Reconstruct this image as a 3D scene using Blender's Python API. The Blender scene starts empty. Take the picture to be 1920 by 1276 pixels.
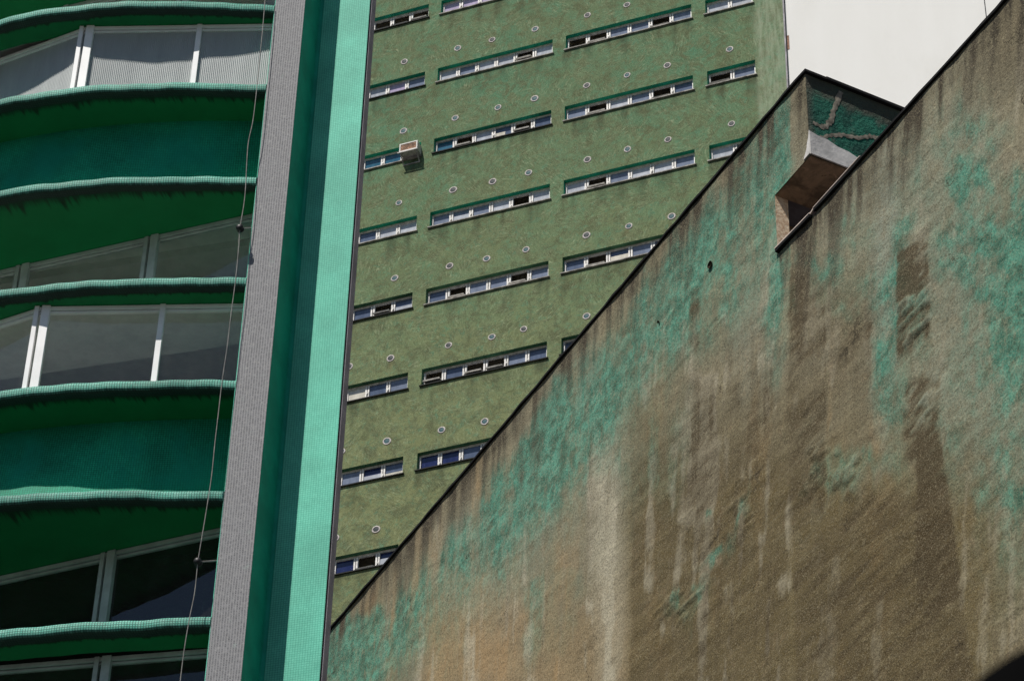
import bpy, bmesh, math, random
import numpy as np
from mathutils import Matrix, Vector

random.seed(7)
rng = np.random.default_rng(11)
sc = bpy.context.scene
col = sc.collection
R = math.radians

# ------------------------------------------------------------------ camera
CAMZ = 1.6
FPX, PITCH, ROLL = 5601.3, R(39.6425), R(1.6294)
cp, sp = math.cos(PITCH), math.sin(PITCH)
c_, s_ = math.cos(ROLL), math.sin(ROLL)
RX = np.array([1, 0, 0.]); FW = np.array([0, cp, sp]); U0 = np.array([0, -sp, cp])
RT = c_ * RX + s_ * U0
UP = -s_ * RX + c_ * U0
CAM = np.array([0, 0, CAMZ])
cam_d = bpy.data.cameras.new('camera')
cam = bpy.data.objects.new('camera', cam_d); col.objects.link(cam)
cam_d.sensor_width = 23.7
cam_d.sensor_fit = 'HORIZONTAL'
cam_d.lens = FPX / 1920 * 23.7
cam_d.clip_start = 0.1; cam_d.clip_end = 2000
cam_d.dof.use_dof = True
cam_d.dof.focus_distance = 36
cam_d.dof.aperture_fstop = 7.1
cam.matrix_world = Matrix(((RT[0], UP[0], -FW[0], 0), (RT[1], UP[1], -FW[1], 0), (RT[2], UP[2], -FW[2], CAMZ), (0, 0, 0, 1)))
sc.camera = cam

def ray(x, y): return FW + RT * (x - 960) / FPX - UP * (y - 638) / FPX
def project(P):
    Q = np.asarray(P, float) - CAM
    d = Q @ FW
    return 960 + FPX * (Q @ RT) / d, 638 - FPX * (Q @ UP) / d
def hit(x, y, O, n):
    d = ray(x, y); return CAM + d * (((O - CAM) @ n) / (d @ n))

# ------------------------------------------------------------------ light
SUN_AZ, SUN_EL = R(-131), R(58)
sdir = Vector((math.cos(SUN_EL) * math.cos(SUN_AZ), math.cos(SUN_EL) * math.sin(SUN_AZ), math.sin(SUN_EL)))
w = bpy.data.worlds.new('World'); sc.world = w; w.use_nodes = True
nt = w.node_tree
sky = nt.nodes.new('ShaderNodeTexSky'); sky.sky_type = 'NISHITA'; sky.sun_disc = False
sky.sun_elevation = SUN_EL; sky.sun_rotation = math.atan2(sdir.x, sdir.y) % (2 * math.pi)
sky.altitude = 800; sky.air_density = 1.0; sky.dust_density = 0.15; sky.ozone_density = 1.5
bg = nt.nodes['Background']; bg.inputs['Strength'].default_value = 0.05
nt.links.new(sky.outputs[0], bg.inputs[0])
sun_d = bpy.data.lights.new('sun', 'SUN'); sun_d.energy = 4.6; sun_d.angle = R(0.5); sun_d.color = (1, .955, .89)
sun = bpy.data.objects.new('sun', sun_d); col.objects.link(sun)
sun.rotation_euler = sdir.to_track_quat('Z', 'Y').to_euler(); sun.location = (-30, -30, 80)
vs = sc.view_settings
vs.view_transform = 'Standard'; vs.look = 'None'; vs.exposure = 0.1; vs.gamma = 1; vs.use_curve_mapping = False
sc.render.engine = 'CYCLES'
sc.cycles.use_denoising = True
sc.cycles.denoiser = 'OPENIMAGEDENOISE'
sc.cycles.denoising_input_passes = 'RGB_ALBEDO_NORMAL'
sc.cycles.denoising_prefilter = 'FAST'
sc.cycles.max_bounces = 8
sc.render.film_transparent = False

# ------------------------------------------------------------------ helpers
def lin(r, g, b, k=1.0):
    f = lambda v: (v / 255 / 12.92 if v / 255 <= .04045 else ((v / 255 + .055) / 1.055) ** 2.4)
    return (f(r) * k, f(g) * k, f(b) * k, 1)

def tag(o, label=None, cat=None, group=None, kind=None):
    if label: o['label'] = label
    if cat: o['category'] = cat
    if group: o['group'] = group
    if kind: o['kind'] = kind
    return o

def empty(name, loc, rz, label, cat, group=None):
    o = bpy.data.objects.new(name, None); col.objects.link(o)
    o.location = loc; o.rotation_euler = (0, 0, rz); o.empty_display_size = .3
    return tag(o, label, cat, group)

class MB:
    def __init__(s): s.v = []; s.f = []; s.uv = {}; s.mi = []
    def quad(s, a, b, c, d, uv=None, mi=0):
        i = len(s.v); s.v += [tuple(a), tuple(b), tuple(c), tuple(d)]
        if uv: s.uv[len(s.f)] = uv
        s.f.append((i, i + 1, i + 2, i + 3)); s.mi.append(mi)
        return s
    def box(s, x0, x1, y0, y1, z0, z1, mi=0):
        P = [(x, y, z) for z in (z0, z1) for y in (y0, y1) for x in (x0, x1)]
        i = len(s.v); s.v += P
        for q in ((0, 2, 3, 1), (4, 5, 7, 6), (0, 1, 5, 4), (2, 6, 7, 3), (0, 4, 6, 2), (1, 3, 7, 5)):
            s.f.append(tuple(i + k for k in q)); s.mi.append(mi)
        return s
    def bar(s, p, q, wdt, dep, outv, mi=0):
        """box from p to q, wdt across (in the plane), dep along outv, centred"""
        p, q = Vector(p), Vector(q); o = Vector(outv).normalized(); t = (q - p).normalized(); a = t.cross(o).normalized()
        P = []
        for b in (p, q):
            for u, v_ in ((-1, -1), (1, -1), (1, 1), (-1, 1)):
                P.append(tuple(b + a * u * wdt / 2 + o * v_ * dep / 2))
        i = len(s.v); s.v += P
        for f in ((3, 2, 1, 0), (4, 5, 6, 7), (0, 1, 5, 4), (1, 2, 6, 5), (2, 3, 7, 6), (3, 0, 4, 7)):
            s.f.append(tuple(i + k for k in f)); s.mi.append(mi)
        return s
    def tube(s, pts, r, n=8):
        pts = [Vector(p) for p in pts]; base = len(s.v)
        for k, p in enumerate(pts):
            t = (pts[min(k + 1, len(pts) - 1)] - pts[max(k - 1, 0)]).normalized()
            a = t.cross(Vector((0, 1, .3))).normalized(); b = t.cross(a)
            for j in range(n):
                th = 2 * math.pi * j / n
                s.v.append(tuple(p + a * r * math.cos(th) + b * r * math.sin(th)))
        for k in range(len(pts) - 1):
            for j in range(n):
                s.f.append((base + k * n + j, base + k * n + (j + 1) % n, base + (k + 1) * n + (j + 1) % n, base + (k + 1) * n + j)); s.mi.append(0)
        for k, rev in ((0, True), (len(pts) - 1, False)):
            f = [base + k * n + j for j in range(n)]
            s.f.append(tuple(f[::-1] if rev else f)); s.mi.append(0)
        return s
    def lathe(s, prof, n=24, axis='y', c=(0, 0, 0)):
        """prof: (radius, along) pairs, turned round axis"""
        base = len(s.v)
        for (r, h) in prof:
            for j in range(n):
                th = 2 * math.pi * j / n; a, b = r * math.cos(th), r * math.sin(th)
                s.v.append((c[0] + a, c[1] + h, c[2] + b) if axis == 'y' else (c[0] + a, c[1] + b, c[2] + h))
        for k in range(len(prof) - 1):
            for j in range(n):
                s.f.append((base + k * n + j, base + k * n + (j + 1) % n, base + (k + 1) * n + (j + 1) % n, base + (k + 1) * n + j)); s.mi.append(0)
        return s
    def poly(s, pts, mi=0):
        i = len(s.v); s.v += [tuple(p) for p in pts]; s.f.append(tuple(range(i, i + len(pts)))); s.mi.append(mi)
        return s
    def prism(s, pts, vec):
        """closed outline pushed along vec"""
        n = len(pts); i = len(s.v); vec = Vector(vec)
        s.v += [tuple(p) for p in pts] + [tuple(Vector(p) + vec) for p in pts]
        s.f.append(tuple(range(i, i + n))[::-1]); s.f.append(tuple(range(i + n, i + 2 * n))); s.mi += [0, 0]
        for k in range(n):
            s.f.append((i + k, i + (k + 1) % n, i + n + (k + 1) % n, i + n + k)); s.mi.append(0)
        return s
    def mesh(s, name, mats, smooth=False):
        me = bpy.data.meshes.new(name); me.from_pydata(s.v, [], s.f)
        for m in (mats if isinstance(mats, (list, tuple)) else [mats]): me.materials.append(m)
        if any(s.mi): me.polygons.foreach_set('material_index', s.mi)
        if s.uv:
            ul = me.uv_layers.new(name='UVMap')
            for fi, uv in s.uv.items():
                p = me.polygons[fi]
                for k, li in enumerate(p.loop_indices): ul.data[li].uv = uv[k]
        if smooth: me.polygons.foreach_set('use_smooth', [True] * len(me.polygons))
        bm = bmesh.new(); bm.from_mesh(me)
        if smooth: bmesh.ops.remove_doubles(bm, verts=bm.verts, dist=1e-5)
        bmesh.ops.recalc_face_normals(bm, faces=bm.faces)
        bm.to_mesh(me); bm.free(); me.update()
        return me
    def build(s, name, mats, parent=None, smooth=False):
        return link(name, s.mesh(name, mats, smooth), parent)

def link(name, me, parent=None):
    o = bpy.data.objects.new(name, me); col.objects.link(o)
    if parent is not None: o.parent = parent
    return o

_tabs = {}
def vnoise(x, y, seed=0):
    """smooth value noise in 0..1 on arrays"""
    if seed not in _tabs: _tabs[seed] = np.random.default_rng(seed + 100).random((256, 256))
    T = _tabs[seed]
    xi, yi = np.floor(x).astype(int), np.floor(y).astype(int)
    fx, fy = x - xi, y - yi
    fx = fx * fx * (3 - 2 * fx); fy = fy * fy * (3 - 2 * fy)
    a = T[xi % 256, yi % 256]; b = T[(xi + 1) % 256, yi % 256]; c = T[xi % 256, (yi + 1) % 256]; d = T[(xi + 1) % 256, (yi + 1) % 256]
    return (a * (1 - fx) + b * fx) * (1 - fy) + (c * (1 - fx) + d * fx) * fy
def fbm(x, y, seed=0, o=4):
    t = 0; a = .5; n = 0
    for k in range(o):
        t = t + a * vnoise(x * 2 ** k, y * 2 ** k, seed + k); n += a; a *= .55
    return t / n
def sstep(e0, e1, x):
    t = np.clip((x - e0) / (e1 - e0), 0, 1); return t * t * (3 - 2 * t)

def set_attr(me, name, arr):
    a = me.attributes.new(name, 'FLOAT', 'POINT'); a.data.foreach_set('value', np.ascontiguousarray(arr, dtype=np.float32))

# ------------------------------------------------------------------ materials
class Mat:
    def __init__(s, name):
        s.m = bpy.data.materials.new(name); s.m.use_nodes = True; s.t = s.m.node_tree
        s.b = s.t.nodes['Principled BSDF']; s.out = s.t.nodes['Material Output']
    def n(s, kind, **kw):
        nd = s.t.nodes.new('ShaderNode' + kind)
        for k, v in kw.items():
            if k.startswith('_'): setattr(nd, k[1:], v)
            else: s.set(nd.inputs[k.replace('__', ' ')] if isinstance(k, str) else nd.inputs[k], v)
        return nd
    def set(s, inp, v):
        if isinstance(v, bpy.types.NodeSocket): s.t.links.new(v, inp)
        else: inp.default_value = v
    def math(s, op, a, b=0.0, clamp=False):
        nd = s.t.nodes.new('ShaderNodeMath'); nd.operation = op; nd.use_clamp = clamp
        s.set(nd.inputs[0], a); s.set(nd.inputs[1], b); return nd.outputs[0]
    def mix(s, fac, a, b, blend='MIX'):
        nd = s.t.nodes.new('ShaderNodeMix'); nd.data_type = 'RGBA'; nd.blend_type = blend; nd.clamp_factor = True
        s.set(nd.inputs[0], fac); s.set(nd.inputs[6], a); s.set(nd.inputs[7], b); return nd.outputs[2]
    def ramp(s, fac, stops):
        nd = s.t.nodes.new('ShaderNodeMapRange'); nd.interpolation_type = 'SMOOTHSTEP'
        s.set(nd.inputs[0], fac); nd.inputs[1].default_value = stops[0]; nd.inputs[2].default_value = stops[1]
        nd.inputs[3].default_value = stops[2] if len(stops) > 2 else 0; nd.inputs[4].default_value = stops[3] if len(stops) > 2 else 1
        return nd.outputs[0]
    def noise(s, vec, scale, detail=3, rough=.55, dist=0.0, color=False):
        nd = s.t.nodes.new('ShaderNodeTexNoise'); s.set(nd.inputs['Vector'], vec); nd.inputs['Scale'].default_value = scale
        nd.inputs['Detail'].default_value = detail; nd.inputs['Roughness'].default_value = rough; nd.inputs['Distortion'].default_value = dist
        return nd.outputs['Color'] if color else nd.outputs['Fac']
    def coord(s, which='Object'):
        return s.t.nodes.new('ShaderNodeTexCoord').outputs[which]
    def mapping(s, vec, scale=(1, 1, 1), rot=(0, 0, 0), loc=(0, 0, 0)):
        nd = s.t.nodes.new('ShaderNodeMapping'); s.set(nd.inputs[0], vec)
        nd.inputs['Scale'].default_value = scale; nd.inputs['Rotation'].default_value = rot; nd.inputs['Location'].default_value = loc
        return nd.outputs[0]
    def attr(s, name):
        nd = s.t.nodes.new('ShaderNodeAttribute'); nd.attribute_name = name; return nd.outputs['Fac']
    def bump(s, h, strength=.5, dist=.01, normal=None):
        nd = s.t.nodes.new('ShaderNodeBump'); s.set(nd.inputs['Height'], h)
        nd.inputs['Strength'].default_value = strength; nd.inputs['Distance'].default_value = dist
        if normal is not None: s.set(nd.inputs['Normal'], normal)
        s.set(s.b.inputs['Normal'], nd.outputs[0]); return nd.outputs[0]
    def done(s, color, rough=.8, spec=.3, metal=0.0):
        s.set(s.b.inputs['Base Color'], color); s.set(s.b.inputs['Roughness'], rough)
        s.b.inputs['Specular IOR Level'].default_value = spec; s.b.inputs['Metallic'].default_value = metal
        return s.m

def simple(name, c, rough=.7, spec=.3, metal=0.0, var=.25, scale=8, bump=0.0):
    M = Mat(name); co = M.coord()
    n = M.noise(co, scale, 4, .6)
    k = M.ramp(n, (.3, .7, 1 - var, 1 + var * .4))
    cc = M.mix(1.0, c, M.n('CombineColor', Red=k, Green=k, Blue=k).outputs[0], 'MULTIPLY')
    if bump: M.bump(M.noise(co, scale * 6, 4, .6), .5, bump)
    return M.done(cc, rough, spec, metal)

def tile_mat(name, c1, c2, mortar, size=.0205, msize=.0018, grime=0, rough=.35, spec=.4, bump=.6, patches=.25, tint=None, grime_scale=1.0):
    """small glazed mosaic tiles laid in metres of the UV map"""
    M = Mat(name); uv = M.coord('UV'); ob = M.coord('Object')
    wob = M.noise(ob, 3.0, 2, .5, color=True)
    add = M.n('VectorMath', _operation='SCALE'); M.set(add.inputs[0], wob); add.inputs['Scale'].default_value = .006
    ad2 = M.n('VectorMath', _operation='ADD'); M.set(ad2.inputs[0], uv); M.set(ad2.inputs[1], add.outputs[0])
    br = M.t.nodes.new('ShaderNodeTexBrick'); br.offset = 0; br.squash = 1
    M.set(br.inputs['Vector'], ad2.outputs[0])
    br.inputs['Color1'].default_value = c1; br.inputs['Color2'].default_value = c2; br.inputs['Mortar'].default_value = mortar
    br.inputs['Scale'].default_value = 1; br.inputs['Mortar Size'].default_value = msize; br.inputs['Mortar Smooth'].default_value = .2
    br.inputs['Bias'].default_value = 0; br.inputs['Brick Width'].default_value = size; br.inputs['Row Height'].default_value = size
    cc = br.outputs['Color']
    big = M.noise(ob, 1.7, 4, .6)
    k = M.ramp(big, (.3, .72, 1 - patches, 1.06))
    cc = M.mix(1.0, cc, M.n('CombineColor', Red=k, Green=k, Blue=k).outputs[0], 'MULTIPLY')
    if tint:   # stains in sheets: some sheets of tiles came out another shade
        cc = M.mix(M.ramp(M.noise(M.mapping(ob, (1, 1, .6)), 2.3, 3, .6), (.48, .70, 0, .55)), cc, tint)
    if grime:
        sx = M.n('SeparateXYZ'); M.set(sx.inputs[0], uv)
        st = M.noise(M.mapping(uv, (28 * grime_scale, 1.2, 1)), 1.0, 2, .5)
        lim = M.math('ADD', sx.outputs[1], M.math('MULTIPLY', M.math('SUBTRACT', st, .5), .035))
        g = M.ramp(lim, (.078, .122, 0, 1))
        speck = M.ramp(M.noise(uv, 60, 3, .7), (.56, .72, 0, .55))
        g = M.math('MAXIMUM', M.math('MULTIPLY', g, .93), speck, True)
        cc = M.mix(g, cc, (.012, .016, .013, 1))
    M.bump(br.outputs['Fac'], -bump, .003)
    M.b.inputs['Normal'].links[0].from_node.invert = False
    return M.done(cc, rough, spec)

# mint mosaic of the tower flank, grey mosaic of the fin edge, mosaic of ledges and spandrels
m_mint = tile_mat('mint_mosaic', (.16, .63, .46, 1), (.195, .70, .515, 1), (.08, .40, .29, 1), patches=.22, rough=.6, spec=.12)
m_ledge = tile_mat('ledge_mosaic', (.13, .53, .40, 1), (.25, .62, .49, 1), (.02, .12, .09, 1), msize=.003, grime=1, patches=.35, rough=.6, spec=.2)
m_span = tile_mat('spandrel_mosaic', (.012, .33, .19, 1), (.02, .41, .245, 1), (.006, .12, .075, 1), patches=.4, tint=(.006, .25, .175, 1), rough=.6, spec=.15)

def grey_mosaic():
    M = Mat('grey_mosaic'); uv = M.coord('UV'); ob = M.coord('Object')
    wob = M.noise(ob, 2.2, 2, .5, color=True)
    add = M.n('VectorMath', _operation='SCALE'); M.set(add.inputs[0], wob); add.inputs['Scale'].default_value = .02
    ad2 = M.n('VectorMath', _operation='ADD'); M.set(ad2.inputs[0], uv); M.set(ad2.inputs[1], add.outputs[0])
    br = M.t.nodes.new('ShaderNodeTexBrick'); br.offset = 0; br.squash = 1
    M.set(br.inputs['Vector'], ad2.outputs[0])
    br.inputs['Color1'].default_value = (.165, .168, .176, 1); br.inputs['Color2'].default_value = (.225, .228, .238, 1); br.inputs['Mortar'].default_value = (.34, .335, .335, 1)
    br.inputs['Scale'].default_value = 1; br.inputs['Mortar Size'].default_value = .0022; br.inputs['Mortar Smooth'].default_value = .3
    br.inputs['Brick Width'].default_value = .0215; br.inputs['Row Height'].default_value = .0205
    # shade under each tile painted as dark dashes in the bed joints; upright joints pale
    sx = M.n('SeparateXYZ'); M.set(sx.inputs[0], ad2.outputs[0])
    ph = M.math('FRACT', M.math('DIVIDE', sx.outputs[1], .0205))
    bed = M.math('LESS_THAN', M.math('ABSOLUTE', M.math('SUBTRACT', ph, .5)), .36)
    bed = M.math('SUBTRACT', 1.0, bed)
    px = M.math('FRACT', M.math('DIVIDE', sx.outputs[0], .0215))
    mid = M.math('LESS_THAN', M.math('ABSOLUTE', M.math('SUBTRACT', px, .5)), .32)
    bed_shade = M.math('MULTIPLY', bed, mid)
    bed_shade = M.math('MULTIPLY', bed_shade, M.ramp(M.noise(uv, 55, 2, .6), (.36, .55, .15, .9)))
    cc = M.mix(bed_shade, br.outputs['Color'], (.075, .07, .078, 1))
    sp_ = M.ramp(M.noise(ob, 26, 4, .7), (.54, .7, 0, .55))
    cc = M.mix(sp_, cc, (.40, .40, .38, 1))
    cc = M.mix(M.ramp(M.noise(ob, 9, 3, .7), (.60, .74, 0, .35)), cc, (.30, .38, .34, 1))
    M.bump(M.math('SUBTRACT', 1.0, bed_shade), .5, .003)
    return M.done(cc, .7, .25)
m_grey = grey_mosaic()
m_soffit = None
def soffit_mat():
    M = Mat('green_soffit_paint'); uv = M.coord('UV'); ob = M.coord()
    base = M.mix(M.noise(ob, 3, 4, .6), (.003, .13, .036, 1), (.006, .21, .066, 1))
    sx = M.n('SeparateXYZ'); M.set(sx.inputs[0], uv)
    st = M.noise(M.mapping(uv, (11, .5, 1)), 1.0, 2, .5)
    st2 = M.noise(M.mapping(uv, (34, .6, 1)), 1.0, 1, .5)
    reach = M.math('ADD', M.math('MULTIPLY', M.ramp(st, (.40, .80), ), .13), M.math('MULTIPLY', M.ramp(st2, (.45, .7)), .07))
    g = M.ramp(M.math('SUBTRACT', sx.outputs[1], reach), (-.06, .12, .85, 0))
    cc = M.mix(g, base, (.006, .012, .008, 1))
    M.bump(M.noise(ob, 22, 3, .6), .2, .006)
    return M.done(cc, .65, .25)
m_soffit = soffit_mat()
m_band = simple('green_band_paint', (.006, .32, .20, 1), .5, .3, var=.25, scale=2.5)
m_reveal = simple('lintel_green_paint', (.012, .34, .20, 1), .6, .3, var=.3, scale=2)
m_alu = simple('white_painted_aluminium', (.88, .88, .87, 1), .45, .5, var=.08, scale=6)
m_alu_d = simple('shaded_aluminium', (.42, .46, .44, 1), .45, .5, var=.2, scale=6)  # darker copy for the recessed frames, their shade put into the colour
m_cream = simple('aged_cream_paint', (.66, .62, .55, 1), .6, .3, var=.35, scale=7)
m_frame = simple('aged_white_frame_paint', (.80, .78, .74, 1), .55, .4, var=.3, scale=9)
m_conc = simple('grey_concrete_edge', (.18, .165, .175, 1), .85, .2, var=.25, scale=5)
m_tar = simple('black_tar', (.010, .010, .010, 1), .8, .15, var=.4, scale=7, bump=.01)
m_dark = simple('dark_room_paint', (.22, .20, .16, 1), .9, .1)
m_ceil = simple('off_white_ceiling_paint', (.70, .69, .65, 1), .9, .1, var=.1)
m_void = simple('darkened_room_ceiling', (.035, .03, .026, 1), .9, .1)  # dark copy of the ceiling colour, paints the lower rooms as unlit
m_cable = simple('weathered_grey_cable', (.27, .26, .24, 1), .6, .3, var=.4, scale=14)
m_black = simple('black_rubber_and_gap_shade', (.012, .012, .013, 1), .5, .4)
m_plate = simple('grey_white_plaster', (.62, .60, .57, 1), .85, .2, var=.3, scale=3.2, bump=.012)
m_mortar = simple('beige_mortar', (.25, .225, .18, 1), .9, .1, var=.6, scale=9, bump=.002)

def glass_mat(name, tint=(.90, .93, .92, 1), ior=1.5, rough=.015, dirt=.04):
    M = Mat(name); t = M.t
    M.t.nodes.remove(M.b)
    geo = M.n('NewGeometry'); iorv = M.math('ADD', ior, M.math('MULTIPLY', geo.outputs['Backfacing'], 1 / ior - ior))
    fr = M.n('Fresnel', IOR=iorv); gl = M.n('BsdfGlossy', Roughness=rough, Color=(1, 1, 1, 1)); tr = M.n('BsdfTransparent', Color=tint)
    ob = M.coord()
    bm_ = M.n('Bump', Strength=.05, Distance=.02); M.set(bm_.inputs['Height'], M.noise(ob, 2.5, 2, .5)); M.set(gl.inputs['Normal'], bm_.outputs[0])
    mx = M.n('MixShader'); k = M.math('MULTIPLY', fr.outputs[0], 1.7, True); M.set(mx.inputs[0], k)
    M.set(mx.inputs[1], tr.outputs[0]); M.set(mx.inputs[2], gl.outputs[0])
    df = M.n('BsdfDiffuse', Color=(.55, .54, .50, 1))
    d = M.ramp(M.noise(M.mapping(ob, (14, 14, 2.5)), 1.0, 4, .7), (.45, .75, dirt * .4, dirt))
    d = M.math('ADD', d, M.ramp(M.noise(ob, 40, 3, .6), (.71, .76, 0, .25)), True)
    m2 = M.n('MixShader'); M.set(m2.inputs[0], d); M.set(m2.inputs[1], mx.outputs[0]); M.set(m2.inputs[2], df.outputs[0])
    M.set(M.out.inputs[0], m2.outputs[0])
    return M.m
m_glass = glass_mat('window_glass')

def pane_mat(name, c, rough=.08, spec=.6):
    """old dusty pane, opaque: curtain behind and reflected sky both put into its colour"""
    M = Mat(name); ob = M.coord()
    n = M.noise(M.mapping(ob, (7, 7, 2)), 1.0, 4, .6)
    cc = M.mix(M.ramp(n, (.3, .75, 0, .5)), c, tuple(min(1, v * 1.7 + .02) for v in c[:3]) + (1,))
    cc = M.mix(M.ramp(M.noise(ob, 30, 3, .6), (.70, .76, 0, .6)), cc, (.7, .7, .68, 1))
    M.b.inputs['Coat Weight'].default_value = .6; M.b.inputs['Coat Roughness'].default_value = .03
    return M.done(cc, rough, spec)
m_panes = {
    'pale': pane_mat('pane_pale', (.42, .44, .48, 1)), 'blue': pane_mat('pane_blue', (.085, .11, .17, 1)),
    'mid': pane_mat('pane_mid', (.17, .20, .27, 1)), 'navy': pane_mat('pane_navy', (.012, .018, .075, 1)),
    'lilac': pane_mat('pane_lilac', (.42, .36, .50, 1)), 'teal': pane_mat('pane_teal', (.03, .11, .17, 1))}

def ribbed_mat():
    M = Mat('ribbed_panel'); ob = M.coord(); uv = M.coord('UV')
    cc = M.mix(M.noise(M.mapping(ob, (9, 9, 1.2)), 1.0, 4, .65), (.32, .34, .34, 1), (.52, .55, .54, 1))
    cc = M.mix(M.ramp(M.noise(ob, 12, 4, .7), (.6, .8, 0, .5)), cc, (.55, .53, .5, 1))
    return M.done(cc, .35, .5)
m_rib = ribbed_mat()

# ================================================================== GROUND
gm = Mat('paving_asphalt'); go = gm.coord()
gm.bump(gm.noise(go, 40, 4, .6), .4, .01)
m_ground = gm.done(gm.mix(gm.noise(go, .6, 5, .6), (.045, .045, .047, 1), (.07, .068, .065, 1)), .9, .2)
MB().poly([(-400, -400, 0), (400, -400, 0), (400, 400, 0), (-400, 400, 0)]).build('ground', m_ground)['kind'] = 'structure'

# ================================================================== GREEN BUILDING
GAZ = R(-21.7146)
GO = np.array([0, 64.914, 0.0])
green = empty('green_building', GO, GAZ, 'tall green stuccoed building with narrow rows of ribbon windows and small round vents', 'building')
Gr = np.array([math.cos(GAZ), math.sin(GAZ), 0]); Gin = np.array([-Gr[1], Gr[0], 0])
def gloc(x, y, depth=0.0):
    P = hit(x, y, GO + Gin * depth, Gin) - GO
    return float(P @ Gr), float(P[2])
V0 = 67.850 + CAMZ; FLOOR = 3.0; WH = .615
CX = {'c0': (-7.05, -3.151), 'c1': (-2.727, 1.058), 'c2': (1.486, 5.508), 'c3': (5.947, 7.425)}
NP = {'c0': 6, 'c1': 6, 'c2': 6, 'c3': 2}
WINS = [('c0', j) for j in range(0, 8)] + [('c1', j) for j in range(0, 7)] + [('c2', j) for j in range(1, 6)] + [('c3', j) for j in range(1, 4)]
GX0, GX1 = -16.0, gloc(1468, 5)[0]
GZ0, GZ1 = 0.0, V0 + 9
xs = sorted(set([GX0, GX1] + [v for p in CX.values() for v in p] + list(np.arange(-8, GX1 - .05, .11).round(4))))
zz = [V0 - FLOOR * j for j in range(-1, 9)]
zs = sorted(set([GZ0, GZ1] + [z for z in zz] + [z + WH for z in zz] + list(np.arange(V0 - 26, V0 + 4, .11).round(4))))
def clean(a, keep):
    out = [a[0]]
    for v in a[1:]:
        if v - out[-1] < .03:
            if v in keep: out[-1] = v
            continue
        out.append(v)
    return out
keepx = set([GX0, GX1] + [v for p in CX.values() for v in p]); keepz = set([GZ0, GZ1] + zz + [z + WH for z in zz])
def clean2(a, keep):
    return [v for v in a if v in keep or min(abs(v - k) for k in keep) > .018]
xs = clean2(xs, keepx); zs = clean2(zs, keepz)
X, Zg = np.array(xs), np.array(zs)
open_ = set()
nx, nz = len(xs), len(zs)
idx = np.arange(nx * nz).reshape(nx, nz)
holes = [(CX[c][0], CX[c][1], V0 - FLOOR * j, V0 - FLOOR * j + WH) for c, j in WINS]
xm = (X[1:] + X[:-1]) / 2; zm = (Zg[1:] + Zg[:-1]) / 2
keep = np.ones((nx - 1, nz - 1), bool)
for a, b, c, d in holes: keep[np.ix_((xm > a) & (xm < b), (zm > c) & (zm < d))] = False
XX, ZZ = np.meshgrid(X, Zg, indexing='ij')
verts = np.stack([XX, np.zeros_like(XX), ZZ], -1).reshape(-1, 3)
ii, jj = np.nonzero(keep)
faces = np.stack([idx[ii, jj], idx[ii + 1, jj], idx[ii + 1, jj + 1], idx[ii, jj + 1]], -1).tolist()
# stain under sills and rust under the vents
stain = np.zeros_like(XX)
for a, b, c, d in holes:
    drip = fbm(XX * 5, ZZ * .6, 3, 4)
    m = ((XX > a - .05) & (XX < b + .05) & (ZZ < c + .02)) * np.clip(1 - (c - ZZ) / (.15 + 1.9 * drip ** 2), 0, 1)
    stain = np.maximum(stain, m * sstep(.40, .75, drip))
    stain = np.maximum(stain, .35 * ((ZZ > d) & (ZZ < d + .12) & (XX > a) & (XX < b)) * sstep(.5, .8, drip))
VENTS = [(758.2, 116.1), (858.3, 90.8), (922.8, 75), (1003.5, 55), (756.5, 245.8), (853.5, 221.7), (933.8, 201.9), (1002.5, 185.1),
         (1101.5, 28.9), (1175.5, 9.5), (1100.2, 160.6), (1176, 141.2), (1251.2, 122.9), (1368.2, 92.8), (1101.5, 299.3), (1176.7, 280), (1252.5, 261.9), (1371.7, 232.3),
         (748, 380.4), (849.6, 356.2), (923.7, 340.5), (991, 324), (986.3, 468), (1179.2, 424), (1099.7, 441), (1259.3, 405.7), (740, 521.6), (843, 498.7), (912.5, 485),
         (732.3, 671.5), (841, 647.3), (922.3, 631.7), (982, 617), (908.8, 790), (725.5, 826.7), (828, 805.7), (705.2, 992), (1099.8, 592.6), (655, 687), (641, 846), (629, 1008), (616, 1187)]
vl = [gloc(*v) for v in VENTS]
rust = np.zeros_like(XX)
for (vx, vz) in vl:
    L_ = .35 + .5 * random.random(); A_ = random.random()
    rust = np.maximum(rust, A_ * np.exp(-((XX - vx - .03 * np.sin(ZZ * 9)) / .045) ** 2) * ((ZZ < vz) & (ZZ > vz - L_)) * (1 - (vz - ZZ) / L_))
greyness = sstep(GX1 - 1.0, GX1 - .78, XX + .12 * (fbm(XX * 2, ZZ * 1.2, 9) - .5))
olive = sstep(V0 - 3, V0 - 20, ZZ + 3 * (fbm(XX * .5, ZZ * .5, 21) - .5))
me = bpy.data.meshes.new('wall'); me.from_pydata(verts.tolist(), [], faces)
# reveals of the openings as real recesses
set_attr(me, 'stain', stain.ravel()); set_attr(me, 'rust', rust.ravel()); set_attr(me, 'greyness', greyness.ravel()); set_attr(me, 'olive', olive.ravel())

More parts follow.
